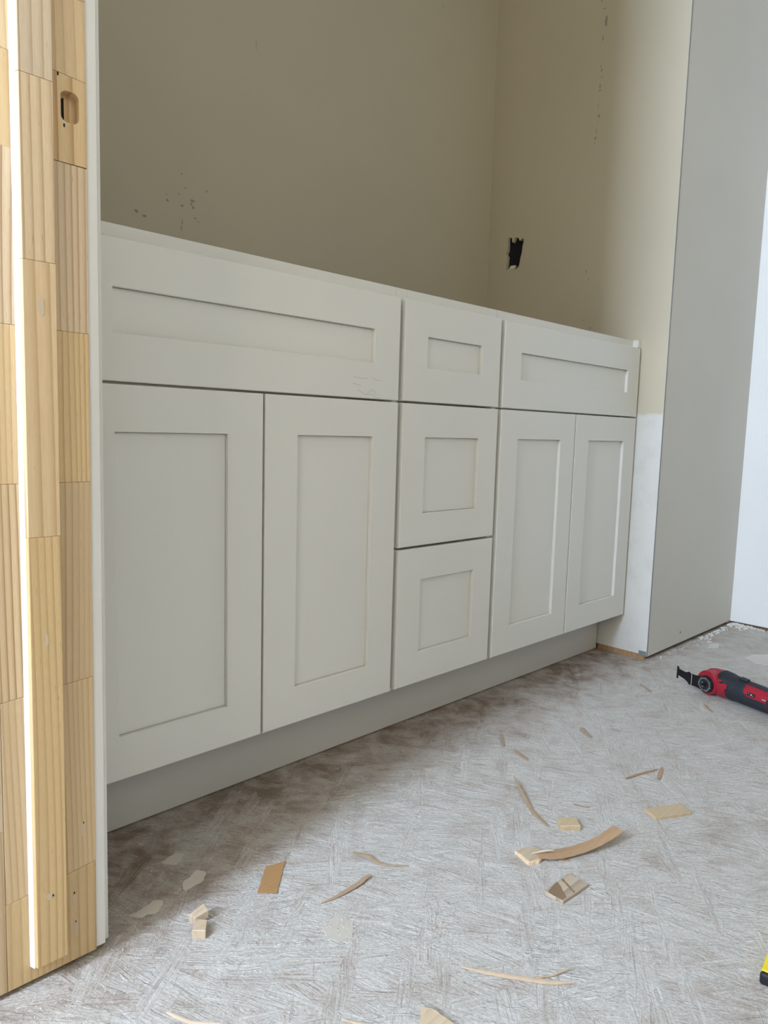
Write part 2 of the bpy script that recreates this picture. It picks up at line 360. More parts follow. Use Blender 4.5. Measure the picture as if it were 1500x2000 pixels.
def window(name, axis, c, a0, a1, z0, z1, lab):
    bm = bmesh.new(); t = .045
    def bx(u0, u1, v0, v1):
        if axis == 'x': box(bm, (c - .03, u0, v0), (c, u1, v1), .003, 1)
        else: box(bm, (u0, c - .03, v0), (u1, c, v1), .003, 1)
    bx(a0, a0 + t, z0, z1); bx(a1 - t, a1, z0, z1); bx(a0, a1, z0, z0 + t); bx(a0, a1, z1 - t, z1)
    struct(mesh(name, bm, M_WALL_W), lab, 'window')
window('window_1', 'x', WX, WY0, WY1, WZ0, WZ1, 'white-framed window of the next room')
window('added_window_west', 'x', WX, VY0, VY1, VZ0, VZ1, 'white frame added around a warm fill light in the next room')
window('added_window_front', 'y', BY - .03, BX0, BX1, BZ0, BZ1, 'white frame added around a fill light facing the vanity')

# scuffs on the walls: thin smears of their own shape
def blob(bm, c, rx, rz, P, n=11, th=.0004):
    vs = []
    for k in range(n):
        a = 2 * math.pi * k / n; r = random.uniform(.55, 1.1)
        vs.append(bm.verts.new(P(c[0] + math.cos(a) * rx * r, c[1] + math.sin(a) * rz * r, th)))
    bm.faces.new(vs)
    bs = [bm.verts.new(P(0, 0, 0)) for _ in vs]
    for b_, v_ in zip(bs, vs):
        q = v_.co; b_.co = q
    bmesh.ops.delete(bm, geom=bs, context='VERTS')
PX = lambda y, z, t: (XR - t, y, z)
PY = lambda x, z, t: (x, YB - t, z)
for (y, z, ry, rz) in [(.185, 1.825, .0025, .006), (.176, 1.802, .006, .0025), (.168, 1.768, .005, .020), (.175, 1.724, .003, .008), (.176, 1.650, .002, .005), (.1735, 1.640, .004, .0035),
                       (.171, 1.622, .002, .003), (.1755, 1.600, .003, .009), (.176, 1.588, .004, .003), (.178, 1.545, .0012, .016), (.174, 1.520, .004, .006), (.176, 1.504, .0012, .009),
                       (.179, 1.480, .0016, .012), (.181, 1.462, .003, .007), (.182, 1.448, .001, .008), (.186, 1.097, .002, .005), (.178, 1.0735, .0022, .003), (.163, .935, .004, .004), (.186, .958, .004, .0015)]:
    bm = bmesh.new(); blob(bm, (y, z), ry, rz, PX); mesh('scuff_mark', bm, M_SCUFF, wr)
for (x, z, rx, rz) in [(.524, 1.066, .004, .004), (.541, 1.060, .007, .0025), (.594, 1.104, .004, .003), (.592, 1.116, .002, .002), (.622, 1.124, .003, .002), (.629, 1.101, .004, .003),
                       (.655, 1.117, .007, .003), (.652, 1.109, .003, .004), (.656, 1.103, .003, .004), (.661, 1.081, .004, .002), (.668, 1.075, .005, .001), (.6295, 1.067, .0018, .007),
                       (.6275, 1.054, .0016, .007), (.638, 1.140, .003, .002), (.690, 1.146, .003, .004), (.629, 1.168, .003, .002), (.8191, 1.50, .001, .012), (1.457, 1.838, .0018, .010), (1.40, 1.10, .003, .002)]:
    bm = bmesh.new(); blob(bm, (x, z), rx, rz, PY); mesh('scuff_mark', bm, M_SCUFF, wb)

# ------------------------------------------------------------------ doorway: jamb, stop and casing edge
dj = empty('door_1', (WL0, -.139, 0)); struct(dj, 'unpainted finger-jointed pine door jamb at the left edge', 'door jamb')
LEAN = .007
def lean(vs_or_me):
    pass
def wblock(x0, x1, y0, y1, z0, z1, parent, sk0=0.0, sk1=0.0, name='wood_block'):
    bm = bmesh.new()
    def sk(vs):
        for v_ in vs:
            top = v_.co.z > (z0 + z1) / 2; right = v_.co.x > (x0 + x1) / 2
            v_.co.z += (sk1 if top else sk0) * (1 if right else -1)
            v_.co.x += LEAN * (v_.co.z - .3)
    box(bm, (x0, y0, z0 + .00012), (x1, y1, z1 - .00012), 0, 1, sk)
    es = [e for e in bm.edges]
    bmesh.ops.bevel(bm, geom=es, offset=.0004, segments=1, affect='EDGES')
    return mesh(name, bm, M_PINE, parent)
jamb = empty('jamb', (0, 0, 0), dj); jamb.location = (0, 0, 0)
stop = empty('door_stop', (0, 0, 0), dj)
YJF = -.156
zs = [.006, .112, .335, .5593, .7184, .888, .9755, 1.052, 1.31, 1.66, 2.08]
sk = [0, .006, .004, .0, -.0005, -.0008, -.0035, -.002, .003, -.003, 0]
random.seed(11)
for i in range(len(zs) - 1):
    if abs(zs[i] - .888) < 1e-6: continue
    wblock(.0352, .132, YJF, -.1395, zs[i], zs[i + 1], jamb, sk[i], sk[i + 1])
zl = [.006, .19, .33, .62, .98, 1.4, 2.08]
for i in range(len(zl) - 1): wblock(.0142, .0348, YJF, -.1395, zl[i], zl[i + 1], jamb)
# the block that carries the strike mortise
def rrect(u0, u1, v0, v1, r, n=6):
    out = []
    for cu, cv, a0 in ((u1 - r, v1 - r, 0), (u0 + r, v1 - r, 90), (u0 + r, v0 + r, 180), (u1 - r, v0 + r, 270)):
        for k in range(n + 1):
            a = math.radians(a0 + 90 * k / n); out.append((cu + r * math.cos(a), cv + r * math.sin(a)))
    return out
lx = lambda x, z: x + LEAN * (z - .3)
bm = bmesh.new()
holed(bm, [(.0352, .8882), (.132, .8882), (.132, .9718), (.0352, .9788)], rrect(.1060, .1245, .928, .9585, .0065), lambda x, z, d: (lx(x, z), YJF + d, z), .0165, .011)
mort = mesh('wood_block', bm, M_PINE, jamb)
boxo('mortise_crack', (lx(.1108, .94), YJF + .0080, .9295), (lx(.1122, .94), YJF + .01105, .9535), M_DARKHOLE, jamb)
for (x, z) in ((.1030, .9705), (.1085, .9225)):
    boxo('screw_hole', (lx(x, z), YJF - .0002, z), (lx(x + .0016, z), YJF + .001, z + .0035), M_DARKHOLE, jamb)
# door stop, proud of the jamb
zt_ = [.026, .504, .7825, .957, 1.26, 1.63, 2.06]
def splayed(x0, x1, xb, y0, y1, z0, z1, m, name):
    bm = bmesh.new(); L_ = lambda x, z: x + LEAN * (z - .3)
    vs = []
    for z in (z0 + .0001, z1 - .0001):
        vs += [bm.verts.new((L_(x, z), y, z)) for x, y in ((x0, y0), (x1, y0), (x1, y1), (xb, y1))]
    for q in ((0, 1, 2, 3), (7, 6, 5, 4), (0, 4, 5, 1), (1, 5, 6, 2), (2, 6, 7, 3), (3, 7, 4, 0)): bm.faces.new([vs[i] for i in q])
    bmesh.ops.bevel(bm, geom=bm.edges[:], offset=.0004, segments=1, affect='EDGES')
    return mesh(name, bm, m, stop)
for i in range(len(zt_) - 1):
    splayed(.0622, .0942, .0579, YJF - .0125, YJF - .0001, zt_[i], zt_[i + 1], M_PINE, 'wood_block')
pe = splayed(.0602, .0612, .0577, YJF - .0080, YJF - .0002, .024, 2.06, M_HILITE, 'highlight_strip'); pe['label'] = 'white strip standing for the bright highlight along the door stop'  # added strip paints the strong light on the stop's lit side
# nail dimples with white filler
for (x, y, z, rx, rz) in [(.079, YJF - .0126, .738, .005, .012), (.078, YJF - .0126, .395, .004, .010), (.083, YJF - .0126, .382, .003, .005), (.118, YJF - .0001, .163, .005, .011),
                          (.107, YJF - .0001, .080, .0045, .014), (.076, YJF - .0126, .105, .006, .006), (.108, YJF - .0001, .045, .006, .016), (.092, YJF - .0126, .565, .002, .004)]:
    bm = bmesh.new(); blob(bm, (lx(x, z), z), rx * .7, rz * .8, lambda a, c, t: (a, y - t, c), 10, .0002)
    mesh('filler_dab', bm, M_DAB, jamb if y > YJF - .005 else stop)
for (x, y, z) in [(.0790, YJF - .0129, .1035), (.118, YJF - .0004, .168), (.1065, YJF - .0004, .0875), (.1075, YJF - .0004, .052)]:
    boxo('nail_head', (lx(x, z), y, z), (lx(x + .0012, z), y + .0004, z + .0022), M_DARKHOLE, jamb if y > YJF - .005 else stop)
# white edge of the wall board / casing beside the jamb
bm = bmesh.new()
def skl(vs):
    for v_ in vs: v_.co.x += LEAN * (v_.co.z - .3)
box(bm, (.1323, -.1545, .008), (.1490, -.1000, 2.10), 0, 1, skl)
es = [e for e in bm.edges if all(abs(v_.co.y + .1545) < 1e-5 and v_.co.x - LEAN * (v_.co.z - .3) > .14 for v_ in e.verts)]
bmesh.ops.bevel(bm, geom=es, offset=.006, segments=5, affect='EDGES')
ca = mesh('casing_edge', bm, M_TRIM, dj); ca['label'] = 'white rounded edge strip beside the pine jamb'
# the other side of the doorway, behind the camera's view
wblock(.0142, .132, -1.075, -1.058, .006, 2.08, jamb); wblock(.0610, .0985, -1.0579, -1.0455, .006, 2.06, stop)
wblock(.0142, .132, -1.058, -.156, 2.0805, 2.09, jamb)

# ------------------------------------------------------------------ vanity
s_ = .0639; T, ZB, ZT, B, ZC, ZD, ZH = .866, .6794, .676, .1209, .4009, .3961, .887
REC = .0075
def ring(bm, x0, x1, z0, z1, s, y0=0.0, th=.0195, c=.0022):
    def loop(i, y): return [bm.verts.new(p) for p in ((x0 + i, y, z0 + i), (x1 - i, y, z0 + i), (x1 - i, y, z1 - i), (x0 + i, y, z1 - i))]
    L = [loop(0, y0 + th), loop(0, y0 + c), loop(c * .12, y0 + c * .5), loop(c * .5, y0 + c * .12), loop(c, y0), loop(s - .0007, y0), loop(s, y0 + .0007), loop(s, y0 + REC + .0015)]
    for a, b in zip(L, L[1:]):
        for i in range(4): bm.faces.new((a[i], a[(i + 1) % 4], b[(i + 1) % 4], b[i]))
    bm.faces.new(L[0])
def shaker(name, parent, x0, x1, z0, z1):
    bm = bmesh.new(); ring(bm, x0, x1, z0, z1, s_)
    f = mesh(name, bm, M_CAB, parent)
    bm = bmesh.new(); box(bm, (x0 + s_ + .0006, REC, z0 + s_ + .0006), (x1 - s_ - .0006, REC + .006, z1 - s_ - .0006))
    p = mesh('recessed_panel', bm, M_CAB, f)
    return f
def cabinet(x0, x1, label):
    t = empty('vanity_cabinet', (x0, .27, 0)); tag(t, label, 'cabinet', 'vanity base cabinets')
    t.location = ((x0 + x1) / 2, .0, 0.0)
    # face frame: two stiles, rails
    bm = bmesh.new(); y0, y1 = .020, .039; st = .030
    box(bm, (x0, y0, B - .008), (x0 + st, y1, ZH), .0006, 1); box(bm, (x1 - st, y0, B - .008), (x1, y1, ZH), .0006, 1)
    box(bm, (x0 + st, y0, ZH - .035), (x1 - st, y1, ZH), .0006, 1)
    box(bm, (x0 + st, y0, B - .008), (x1 - st, y1, B + .03), .0006, 1)
    mesh('face_frame', bm, M_CAB, t)
    bm = bmesh.new(); e = .012
    box(bm, (x0 + .002, y1, B - .008), (x0 + .002 + e, YB - .004, ZH - .001)); box(bm, (x1 - .002 - e, y1, B - .008), (x1 - .002, YB - .004, ZH - .001))
    box(bm, (x0 + .014, y1, B - .006), (x1 - .014, YB - .010, B + .006)); box(bm, (x0 + .014, YB - .010, B - .006), (x1 - .014, YB - .004, ZH - .02))
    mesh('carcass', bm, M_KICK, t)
    return t
SX0, SX1 = .7757, 1.0827
c1 = cabinet(.1580, SX0 - .0002, 'left and nearest white vanity cabinet with wide drawer front over two doors')
shaker('drawer_front', c1, .1664, .7693, ZB, T); shaker('door', c1, .1664, .4691, B, ZT); shaker('door', c1, .4735, .7693, B, ZT)
c2 = cabinet(SX0 + .0002, SX1 - .0002, 'narrow middle white vanity cabinet with three stacked drawers')
shaker('drawer_front', c2, .7819, 1.0757, ZB + .0005, T + .001); shaker('drawer_front', c2, .7819, 1.0757, ZC, ZT); shaker('drawer_front', c2, .7819, 1.0757, B, ZD)
c3 = cabinet(SX1 + .0002, XR - .0008, 'right-hand far white vanity cabinet with drawer front over two narrow doors')
shaker('drawer_front', c3, 1.0896, 1.7078, ZB, T); shaker('door', c3, 1.0896, 1.3925, B, ZT); shaker('door', c3, 1.3965, 1.7078, B, ZT)
boxo('filler_strip', (1.6985, .004, T + .0015), (XR - .0008, .0198, ZH + .001), M_CAB, c3, .0006, 1)
# pencil marks on the left drawer front
bm = bmesh.new()
for pts in ([(.655, .716), (.672, .7135), (.690, .7145)], [(.700, .716), (.712, .7125), (.722, .7135)], [(.668, .693), (.684, .686), (.700, .688), (.712, .681), (.722, .6825)], [(.690, .689), (.702, .6955), (.712, .687)], [(.655, .704), (.675, .701)]):
    for a, b_ in zip(pts, pts[1:]):
        dx, dz = b_[0] - a[0], b_[1] - a[1]; L = math.hypot(dx, dz); nx, nz = -dz / L * .0004, dx / L * .0004
        bm.faces.new([bm.verts.new(p) for p in ((a[0] + nx, -.0002, a[1] + nz), (b_[0] + nx, -.0002, b_[1] + nz), (b_[0] - nx, -.0002, b_[1] - nz), (a[0] - nx, -.0002, a[1] - nz))])
mesh('pencil_scribble', bm, M_SCRATCH, c1.children[2] if False else [o for o in c1.children if o.name.startswith('drawer_front')][0])
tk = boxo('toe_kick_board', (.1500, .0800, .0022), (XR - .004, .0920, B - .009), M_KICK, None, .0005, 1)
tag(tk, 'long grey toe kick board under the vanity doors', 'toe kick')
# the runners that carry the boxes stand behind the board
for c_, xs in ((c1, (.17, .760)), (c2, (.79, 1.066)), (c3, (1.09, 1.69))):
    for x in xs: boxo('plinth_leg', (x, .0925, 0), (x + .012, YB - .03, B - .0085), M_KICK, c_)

# ------------------------------------------------------------------ floor debris
def scrap(name, pts, th, m, label, cat, group=None, z=0.0, step=.006, jit=.0004, bend=None, chamf=0.0):
    cx = sum(p[0] for p in pts) / len(pts); cy = sum(p[1] for p in pts) / len(pts)
    bm = bmesh.new(); P = dense(pts, step, jit) if step else pts
    zf = bend or (lambda x, y: 0.0)
    prism(bm, P, (lambda x, y: z + zf(x, y)), (lambda x, y: z + zf(x, y) + th), 0, chamf)
    me_o = mesh(name, bm, m)
    me_o.data.transform(Matrix.Translation((-cx, -cy, 0))); me_o.location = (cx, cy, 0)
    if label: tag(me_o, label, cat, group)
    return me_o
def ribbon(name, spine, m, label, cat, group=None, th=.0007, parent=None):
    """spine: (x, y, z, half width); a thin curved strip of wood"""
    bm = bmesh.new(); rows = []
    # resample smoothly
    pts = []
    for i in range(len(spine) - 1):
        p0 = spine[max(0, i - 1)]; p1 = spine[i]; p2 = spine[i + 1]; p3 = spine[min(len(spine) - 1, i + 2)]
        for k in range(5):
            t = k / 5
            pts.append(tuple(.5 * ((2 * b) + (-a + c) * t + (2 * a - 5 * b + 4 * c - d) * t * t + (-a + 3 * b - 3 * c + d) * t ** 3) for a, b, c, d in zip(p0, p1, p2, p3)))
    pts.append(spine[-1])
    for i, (x, y, z, hw) in enumerate(pts):
        a = pts[max(0, i - 1)]; b = pts[min(len(pts) - 1, i + 1)]
        dx, dy = b[0] - a[0], b[1] - a[1]; L = math.hypot(dx, dy) or 1; nx, ny = -dy / L, dx / L
        hw = max(hw + random.uniform(-.08, .08) * hw, .0002); z = max(z, .0002)
        tilt = .12 * hw
        rows.append([bm.verts.new(q) for q in ((x + nx * hw, y + ny * hw, z), (x, y, z + tilt), (x - nx * hw, y - ny * hw, z), (x - nx * hw, y - ny * hw, z + th), (x, y, z + th + tilt), (x + nx * hw, y + ny * hw, z + th))])
    for a, b in zip(rows, rows[1:]):
        for k in range(6): bm.faces.new((a[k], a[(k + 1) % 6], b[(k + 1) % 6], b[k]))
    bm.faces.new(rows[0][::-1]); bm.faces.new(rows[-1])
    cx, cy = spine[len(spine) // 2][:2]
    o = mesh(name, bm, m, parent)
    if not parent: o.data.transform(Matrix.Translation((-cx, -cy, 0))); o.location = (cx, cy, 0); tag(o, label, cat, group)
    return o
G1 = 'thin brown wood slivers on the floor'; G2 = 'small sawn wood offcuts on the floor'
scrap('veneer_scrap', [(0.3747, -0.1496), (0.4026, -0.1582), (0.3517, -0.2086), (0.333, -0.1902)], .0008, M_VENEER,
      'flat squarish brown veneer scrap lying near the toe kick', 'wood scrap', None, .0005, .005, .0005, lambda x, y: max(0, (x - .40)) * .12 + max(0, -(y + .20)) * .08)
ribbon('wood_shaving', [(.4835, -.2150, .006, .003), (.4970, -.2330, .004, .0048), (.5000, -.2500, .001, .0036), (.5095, -.2670, .0006, .0022), (.5285, -.2845, .001, .0006)], M_SLIV,
       'curved tan shaving just right of the square veneer scrap', 'wood shaving', G1)
ribbon('wood_sliver', [(.3825, -.2642, .0005, .0005), (.4060, -.2680, .001, .0024), (.4430, -.2690, .0025, .0036), (.4620, -.2670, .004, .0030), (.4700, -.2685, .004, .0008)], M_VENEER,
       'straight narrow brown sliver right of and below the square veneer scrap', 'wood sliver', G1)
ribbon('wood_sliver', [(.8555, -.2352, .008, .0006), (.8240, -.2760, .004, .0032), (.7925, -.3170, .001, .0036), (.7770, -.3480, .001, .0028), (.7700, -.3640, .002, .0006)], M_SLIV,
       'long curved brown sliver ending beside the small thick block', 'wood sliver', G1)
scrap('wood_block_offcut', [(.7925, -.3650), (.7742, -.3813), (.8005, -.4030), (.8185, -.3840)], .0085, M_SHIM, 'small thick pale block lying by the end of the long curved sliver', 'wood offcut', G2, 0, .006, .0004, None, .0012)
scrap('wood_tab', [(.9333, -.4447), (.9202, -.4712), (.9823, -.5032), (.9964, -.4764)], .0052, M_SHIM, 'flat pale rectangular wood tab, rightmost of the offcuts', 'wood offcut', G2, 0, .01, .0002, None, .0006)
t7 = empty('split_shim', (.70, -.41, 0)); tag(t7, 'split cedar shim with a long curled strip rising from its broken end', 'shim')
bm = bmesh.new(); prism(bm, dense([(.6686, -.3700), (.6600, -.4013), (.6740, -.4090), (.6930, -.4060), (.6990, -.3920), (.6960, -.3790)], .005, .0007), 0, .0050, 0, .0006); mesh('shim_plate', bm, M_PALE, t7)
bm = bmesh.new(); prism(bm, dense([(.6700, -.3720), (.6630, -.4000), (.6790, -.4060), (.7000, -.3930), (.6930, -.3790)], .004, .0008), .0051, .0060); mesh('torn_face', bm, M_SHIM, t7)
ribbon('curled_strip', [(.6830, -.4000, .0062, .009), (.7050, -.4160, .0050, .0115), (.7400, -.4330, .0060, .0108), (.7720, -.4480, .0125, .0098), (.8000, -.4560, .0190, .0098), (.8130, -.4600, .0225, .0096)], M_VENEER, None, None, parent=t7, th=.0009)
ribbon('splinter', [(.6790, -.3930, .0068, .0010), (.6960, -.4060, .0105, .0022), (.7060, -.4140, .0098, .0006)], M_PALE, None, None, parent=t7)
ribbon('splinter', [(.6930, -.4130, .0030, .0010), (.7080, -.4280, .0015, .0020), (.7150, -.4360, .0006, .0005)], M_VENEER, None, None, parent=t7)
scrap('stained_square_offcut', [(.6207, -.4530), (.6213, -.4821), (.6800, -.4860), (.6816, -.4530)], .0050, M_SHIMD, 'square wood offcut with a dark brown stained grain band', 'wood offcut', G2, 0, .012, .0002, None, .0006)
scrap('wood_chunk', [(.2376, -.1785), (.2404, -.1899), (.2562, -.1935), (.2580, -.1790)], .0100, M_SHIM, 'tiny wood chunk, farther one of the touching pair near the jamb', 'wood offcut', G2, 0, 0, 0, lambda x, y: max(0, (x - .243)) * .35, .0006)
scrap('wood_chunk', [(.2250, -.2081), (.2370, -.2195), (.2490, -.2040), (.2400, -.1935)], .0110, M_SHIM, 'tiny wood chunk, nearer one of the touching pair near the jamb', 'wood offcut', G2, 0, 0, 0, None, .0008)
sq = bpy.data.objects['stained_square_offcut']
for pts in ([(.6215, -.4580), (.6350, -.4545), (.6520, -.4540), (.6480, -.4600), (.6400, -.4700), (.6330, -.4800), (.6218, -.4800)], [(.6600, -.4550), (.6640, -.4550), (.6560, -.4720), (.6500, -.4825), (.6470, -.4822), (.6530, -.4700)]):
    bm = bmesh.new(); prism(bm, dense(pts, .003, .0007), .0049, .0051); mesh('stain_band', bm, M_STAIN, sq)
t10 = empty('forked_splinter', (.46, -.51, 0)); tag(t10, 'long pale forked splinter at the bottom of the picture', 'wood sliver', G1)
ribbon('splinter', [(.4300, -.4633, .003, .0008), (.4468, -.4880, .001, .0026), (.4717, -.5240, .001, .0032), (.4900, -.5480, .001, .0030), (.5095, -.5660, .001, .0006)], M_PALE, None, None, parent=t10, th=.0012)
ribbon('splinter', [(.4790, -.5300, .002, .0010), (.4999, -.5434, .002, .0012), (.5230, -.5540, .006, .0004)], M_SHIM, None, None, parent=t10)
scrap('veneer_corner', [(0.3525, -0.4714), (0.3583, -0.4833), (0.3597, -0.5074), (0.3621, -0.5228), (0.3465, -0.5323), (0.3138, -0.5021)], .0009, M_SHIM, 'tan veneer piece cut off by the bottom edge of the picture', 'wood scrap', None, .0005, .005, .0006, lambda x, y: max(0, x - .34) * .2)
ribbon('wood_curl', [(.1477, -.2932, .003, .0010), (.1524, -.3056, .003, .0022), (.1616, -.3212, .001, .0020), (.1782, -.3392, .001, .0020), (.1900, -.3550, .001, .0008)], M_PALE,
       'thin pale curl at the bottom edge near the jamb', 'wood shaving', G1)
ribbon('wood_curl', [(.2790, -.4250, .002, .0006), (.2891, -.4403, .001, .0013), (.3030, -.4570, .001, .0005)], M_PALE, 'faint pale splinter at the bottom edge in the middle', 'wood shaving', G1)
small = [((.9999, -.1005, .9550, -.1390, .0040), M_SLIV, 'short stubby brown sliver standing nearest the toe kick'),
         ((.9580, -.1640, .9430, -.2060, .0046), M_SLIV, 'short brown sliver just below the stubby one, in the middle'),
         ((1.1585, -.1950, 1.1290, -.2360, .0058), M_SLIV, 'brown sliver lying alone toward the cutting tool'),
         ((1.0163, -.3692, 1.0975, -.3927, .0026), M_VENEER, 'dark thin sliver pointing at a shorter one beside it'),
         ((1.0587, -.4116, 1.1120, -.3940, .0034), M_VENEER, 'short upright sliver right of the dark thin one'),
         ((.8622, -.3533, .8728, -.3782, .0010), M_VENEER, 'hair-thin reddish sliver above the small thick block'),
         ((1.485, -.196, 1.520, -.150, .0030), M_SLIV, 'faint tan sliver on the floor left of the tool blade'),
         ((1.505, -.318, 1.470, -.352, .0022), M_VENEER, 'thin brown sliver on the floor below the red tool head')]
for (x0, y0, x1, y1, hw), m, lab in small:
    mx, my = (x0 + x1) / 2 + random.uniform(-.002, .002), (y0 + y1) / 2 + random.uniform(-.002, .002)
    ribbon('wood_sliver', [(x0, y0, .002, hw * .35), (x0 * .7 + mx * .3, y0 * .7 + my * .3, .001, hw), (mx, my, .0006, hw), (x1 * .7 + mx * .3, y1 * .7 + my * .3, .001, hw * .8), (x1, y1, .002, hw * .2)], m, lab, 'wood sliver', G1)

# white compound blotches and crumbs that belong to the floor
def patch(pts, th, m=M_PUTTY):
    bm = bmesh.new(); prism(bm, dense(pts, .006, .0022), .0, th, 0, th * .6); return mesh('compound_patch', bm, m, floor)
patch([(1.975, -.246), (2.020, -.252), (2.075, -.300), (2.060, -.345), (1.990, -.340), (1.950, -.312), (1.940, -.288)], .0009, M_PLASTER)
patch([(1.985, -.135), (2.040, -.125), (2.060, -.142), (2.010, -.160)], .0006, M_PLASTER)
patch([(.2050, -.1160), (.2230, -.1120), (.2320, -.1210), (.2180, -.1350), (.1980, -.1320), (.1850, -.1180)], .0009)
patch([(.2680, -.1050), (.3000, -.0900), (.3060, -.1020), (.2880, -.1200), (.2640, -.1220)], .0006)
patch([(.2700, -.0420), (.2980, -.0320), (.3060, -.0450), (.2820, -.0600)], .0005)
patch([(.3565, -.2991), (.3864, -.2939), (.3914, -.3181), (.3729, -.3388), (.353, -.3328), (.3466, -.321)], .0007, M_PUTTY)
def crumbs(seed, spots, m, r0=.0006, r1=.0019):
    random.seed(seed); bm = bmesh.new()
    for (cx, cy, sx, sy, n, big) in spots:
        for _ in range(n):
            x, y = random.gauss(cx, sx), random.gauss(cy, sy); r = random.uniform(r0, r1) * big
            if x < WL1 + .002 and y > -.135: continue
            if y > YJ - .004 and x > XR - .01: y = YJ - .004 - random.random() * .01
            if y > .076: y = .07
            x = min(x, XF - .004)
            M = Matrix.Translation((x, y, r * .35)) @ Matrix.Rotation(random.random() * 6.28, 4, 'Z') @ Matrix.Rotation(random.random() * 3, 4, 'X') @ Matrix.Diagonal((1, random.uniform(.5, 1), random.uniform(.4, .8), 1))
            bmesh.ops.create_icosphere(bm, subdivisions=1, radius=r, matrix=M) if big > 1.5 else bmesh.ops.create_cone(bm, cap_ends=True, segments=5, radius1=r, radius2=r * .4, depth=r * 1.1, matrix=M)
    o = mesh('plaster_crumbs', bm, m, floor); o['kind'] = 'stuff'; return o
crumbs(3, [(.372, -.318, .010, .012, 420, .8), (.16, -.165, .03, .018, 240, .6), (.10, -.19, .05, .02, 200, .6), (.30, -.26, .03, .02, 90, .7), (.7, -.35, .35, .16, 420, .6), (1.2, -.25, .4, .14, 260, .7)], M_PUTTY)
crumbs(4, [(2.325, -.10, .02, .025, 70, 4.2), (2.328, -.25, .006, .10, 90, 3.6), (2.18, -.088, .08, .006, 60, 3.2), (2.05, -.10, .03, .01, 20, 2.6), (1.90, -.088, .10, .006, 30, 1.8)], M_PLASTER)
def grit(spots, m, name='sawdust_specks'):
    bm = bmesh.new()
    for (cx, cy, sx, sy, n) in spots:
        for _ in range(n):
            x, y = random.gauss(cx, sx), min(random.gauss(cy, sy), .074)
            if x < .16: continue
            a = random.random() * 3.14; L = random.uniform(.0008, .003); M = Matrix.Translation((x, y, .0005)) @ Matrix.Rotation(a, 4, 'Z') @ Matrix.Diagonal((L, .0004, .0004, 1))
            bmesh.ops.create_cube(bm, size=1, matrix=M)
    o = mesh(name, bm, m, floor); o['kind'] = 'stuff'
grit([(.60, -.10, .25, .08, 160), (.9, -.28, .3, .1, 120), (.47, -.40, .02, .015, 60), (.36, -.20, .02, .05, 70)], M_VENEER)

# ------------------------------------------------------------------ oscillating cutting tool
HC_ = Vector((1.602, -.306, .0335)); u = Vector((-.315, -.949, -.010)).normalized(); vv = Vector((0, 0, 1)).cross(u).normalized()
if vv.x > 0: vv = -vv
ww_ = u.cross(vv).normalized()
if ww_.z < 0: ww_ = -ww_
tool = empty('oscillating_multi_tool', (HC_.x, HC_.y, 0)); tag(tool, 'red and black oscillating cutting tool lying on the floor', 'power tool')
def TP(s, a, r, off=0.0):          # s along the body, a around it
    return HC_ + u * s + vv * (math.cos(a) * (r + off)) + ww_ * (math.sin(a) * (r * (.98 if r > .02 else 1) + off))
prof = [(-.0305, .004), (-.0295, .013), (-.026, .0205), (-.018, .0270), (-.006, .0305), (.010, .0320), (.022, .0328), (.034, .0322), (.050, .0300), (.070, .0285), (.095, .0280), (.120, .0278), (.150, .0272), (.180, .0275), (.205, .0300), (.235, .0320), (.250, .0310), (.256, .024), (.258, .004)]
def rad(s):
    for (a, ra), (b, rb) in zip(prof, prof[1:]):
        if a <= s <= b:
            t = (s - a) / (b - a); t = t * t * (3 - 2 * t) if .02 < s < .2 else t
            return ra + (rb - ra) * t
    return prof[-1][1]
bm = bmesh.new(); ns = 40; rings = []
ss = [p[0] for p in prof]; ss = sorted(set(ss + [i * .008 - .03 for i in range(36) if i * .008 - .03 < .255]))
for s in ss: rings.append([bm.verts.new(TP(s, 2 * math.pi * k / ns, rad(s))) for k in range(ns)])
for a, b in zip(rings, rings[1:]):
    for k in range(ns): bm.faces.new((a[k], a[(k + 1) % ns], b[(k + 1) % ns], b[k]))
bm.faces.new(rings[0][::-1]); bm.faces.new(rings[-1])
mesh('body', bm, M_RED, tool, smooth=True)
def shell(name, pred, off, m, parent=tool, s0=-.03, s1=.256, ds=.0025, na=96):
    bm = bmesh.new(); nS = int((s1 - s0) / ds); vt = {}; vb = {}
    def V(d, i, k, o):
        key = (i, k % na)
        if key not in d:
            s = s0 + i * ds; d[key] = bm.verts.new(TP(s, 2 * math.pi * (k % na) / na, rad(s), o))
        return d[key]
    cell = {(i, k) for i in range(nS) for k in range(na) if pred(s0 + (i + .5) * ds, ((k + .5) / na * 360 + 180) % 360 - 180)}
    for i, k in cell:
        bm.faces.new((V(vt, i, k, off), V(vt, i + 1, k, off), V(vt, i + 1, k + 1, off), V(vt, i, k + 1, off)))
        for di, dk, e in ((-1, 0, ((i, k), (i, k + 1))), (1, 0, ((i + 1, k + 1), (i + 1, k))), (0, -1, ((i + 1, k), (i, k))), (0, 1, ((i, k + 1), (i + 1, k + 1)))):
            if (i + di, (k + dk) % na) not in cell:
                (a, b), (c, d) = e
                bm.faces.new((V(vt, a, b, off), V(vt, c, d, off), V(vb, c, d, -.001), V(vb, a, b, -.001)))
    return mesh(name, bm, m, parent, smooth=True)
def dark(s, a):
    if a < -120 or a > 150: return s > .045
    if -120 <= a < 22: front = .047 + (.006 if a > 0 else 0)
    elif a < 34: front = .038
    elif a < 110: front = .020 + max(0, (50 - a)) * .0004
    else: front = .040
    if s < front: return False
    if .096 - a * .0001 < s < .150 and 2 < a < 64 and not (s < .102 and a < 10): return False
    if .150 <= s < .19 and 22 < a < 64: return False
    if .149 < s < .1535 and -40 < a < 22: return False
    return True
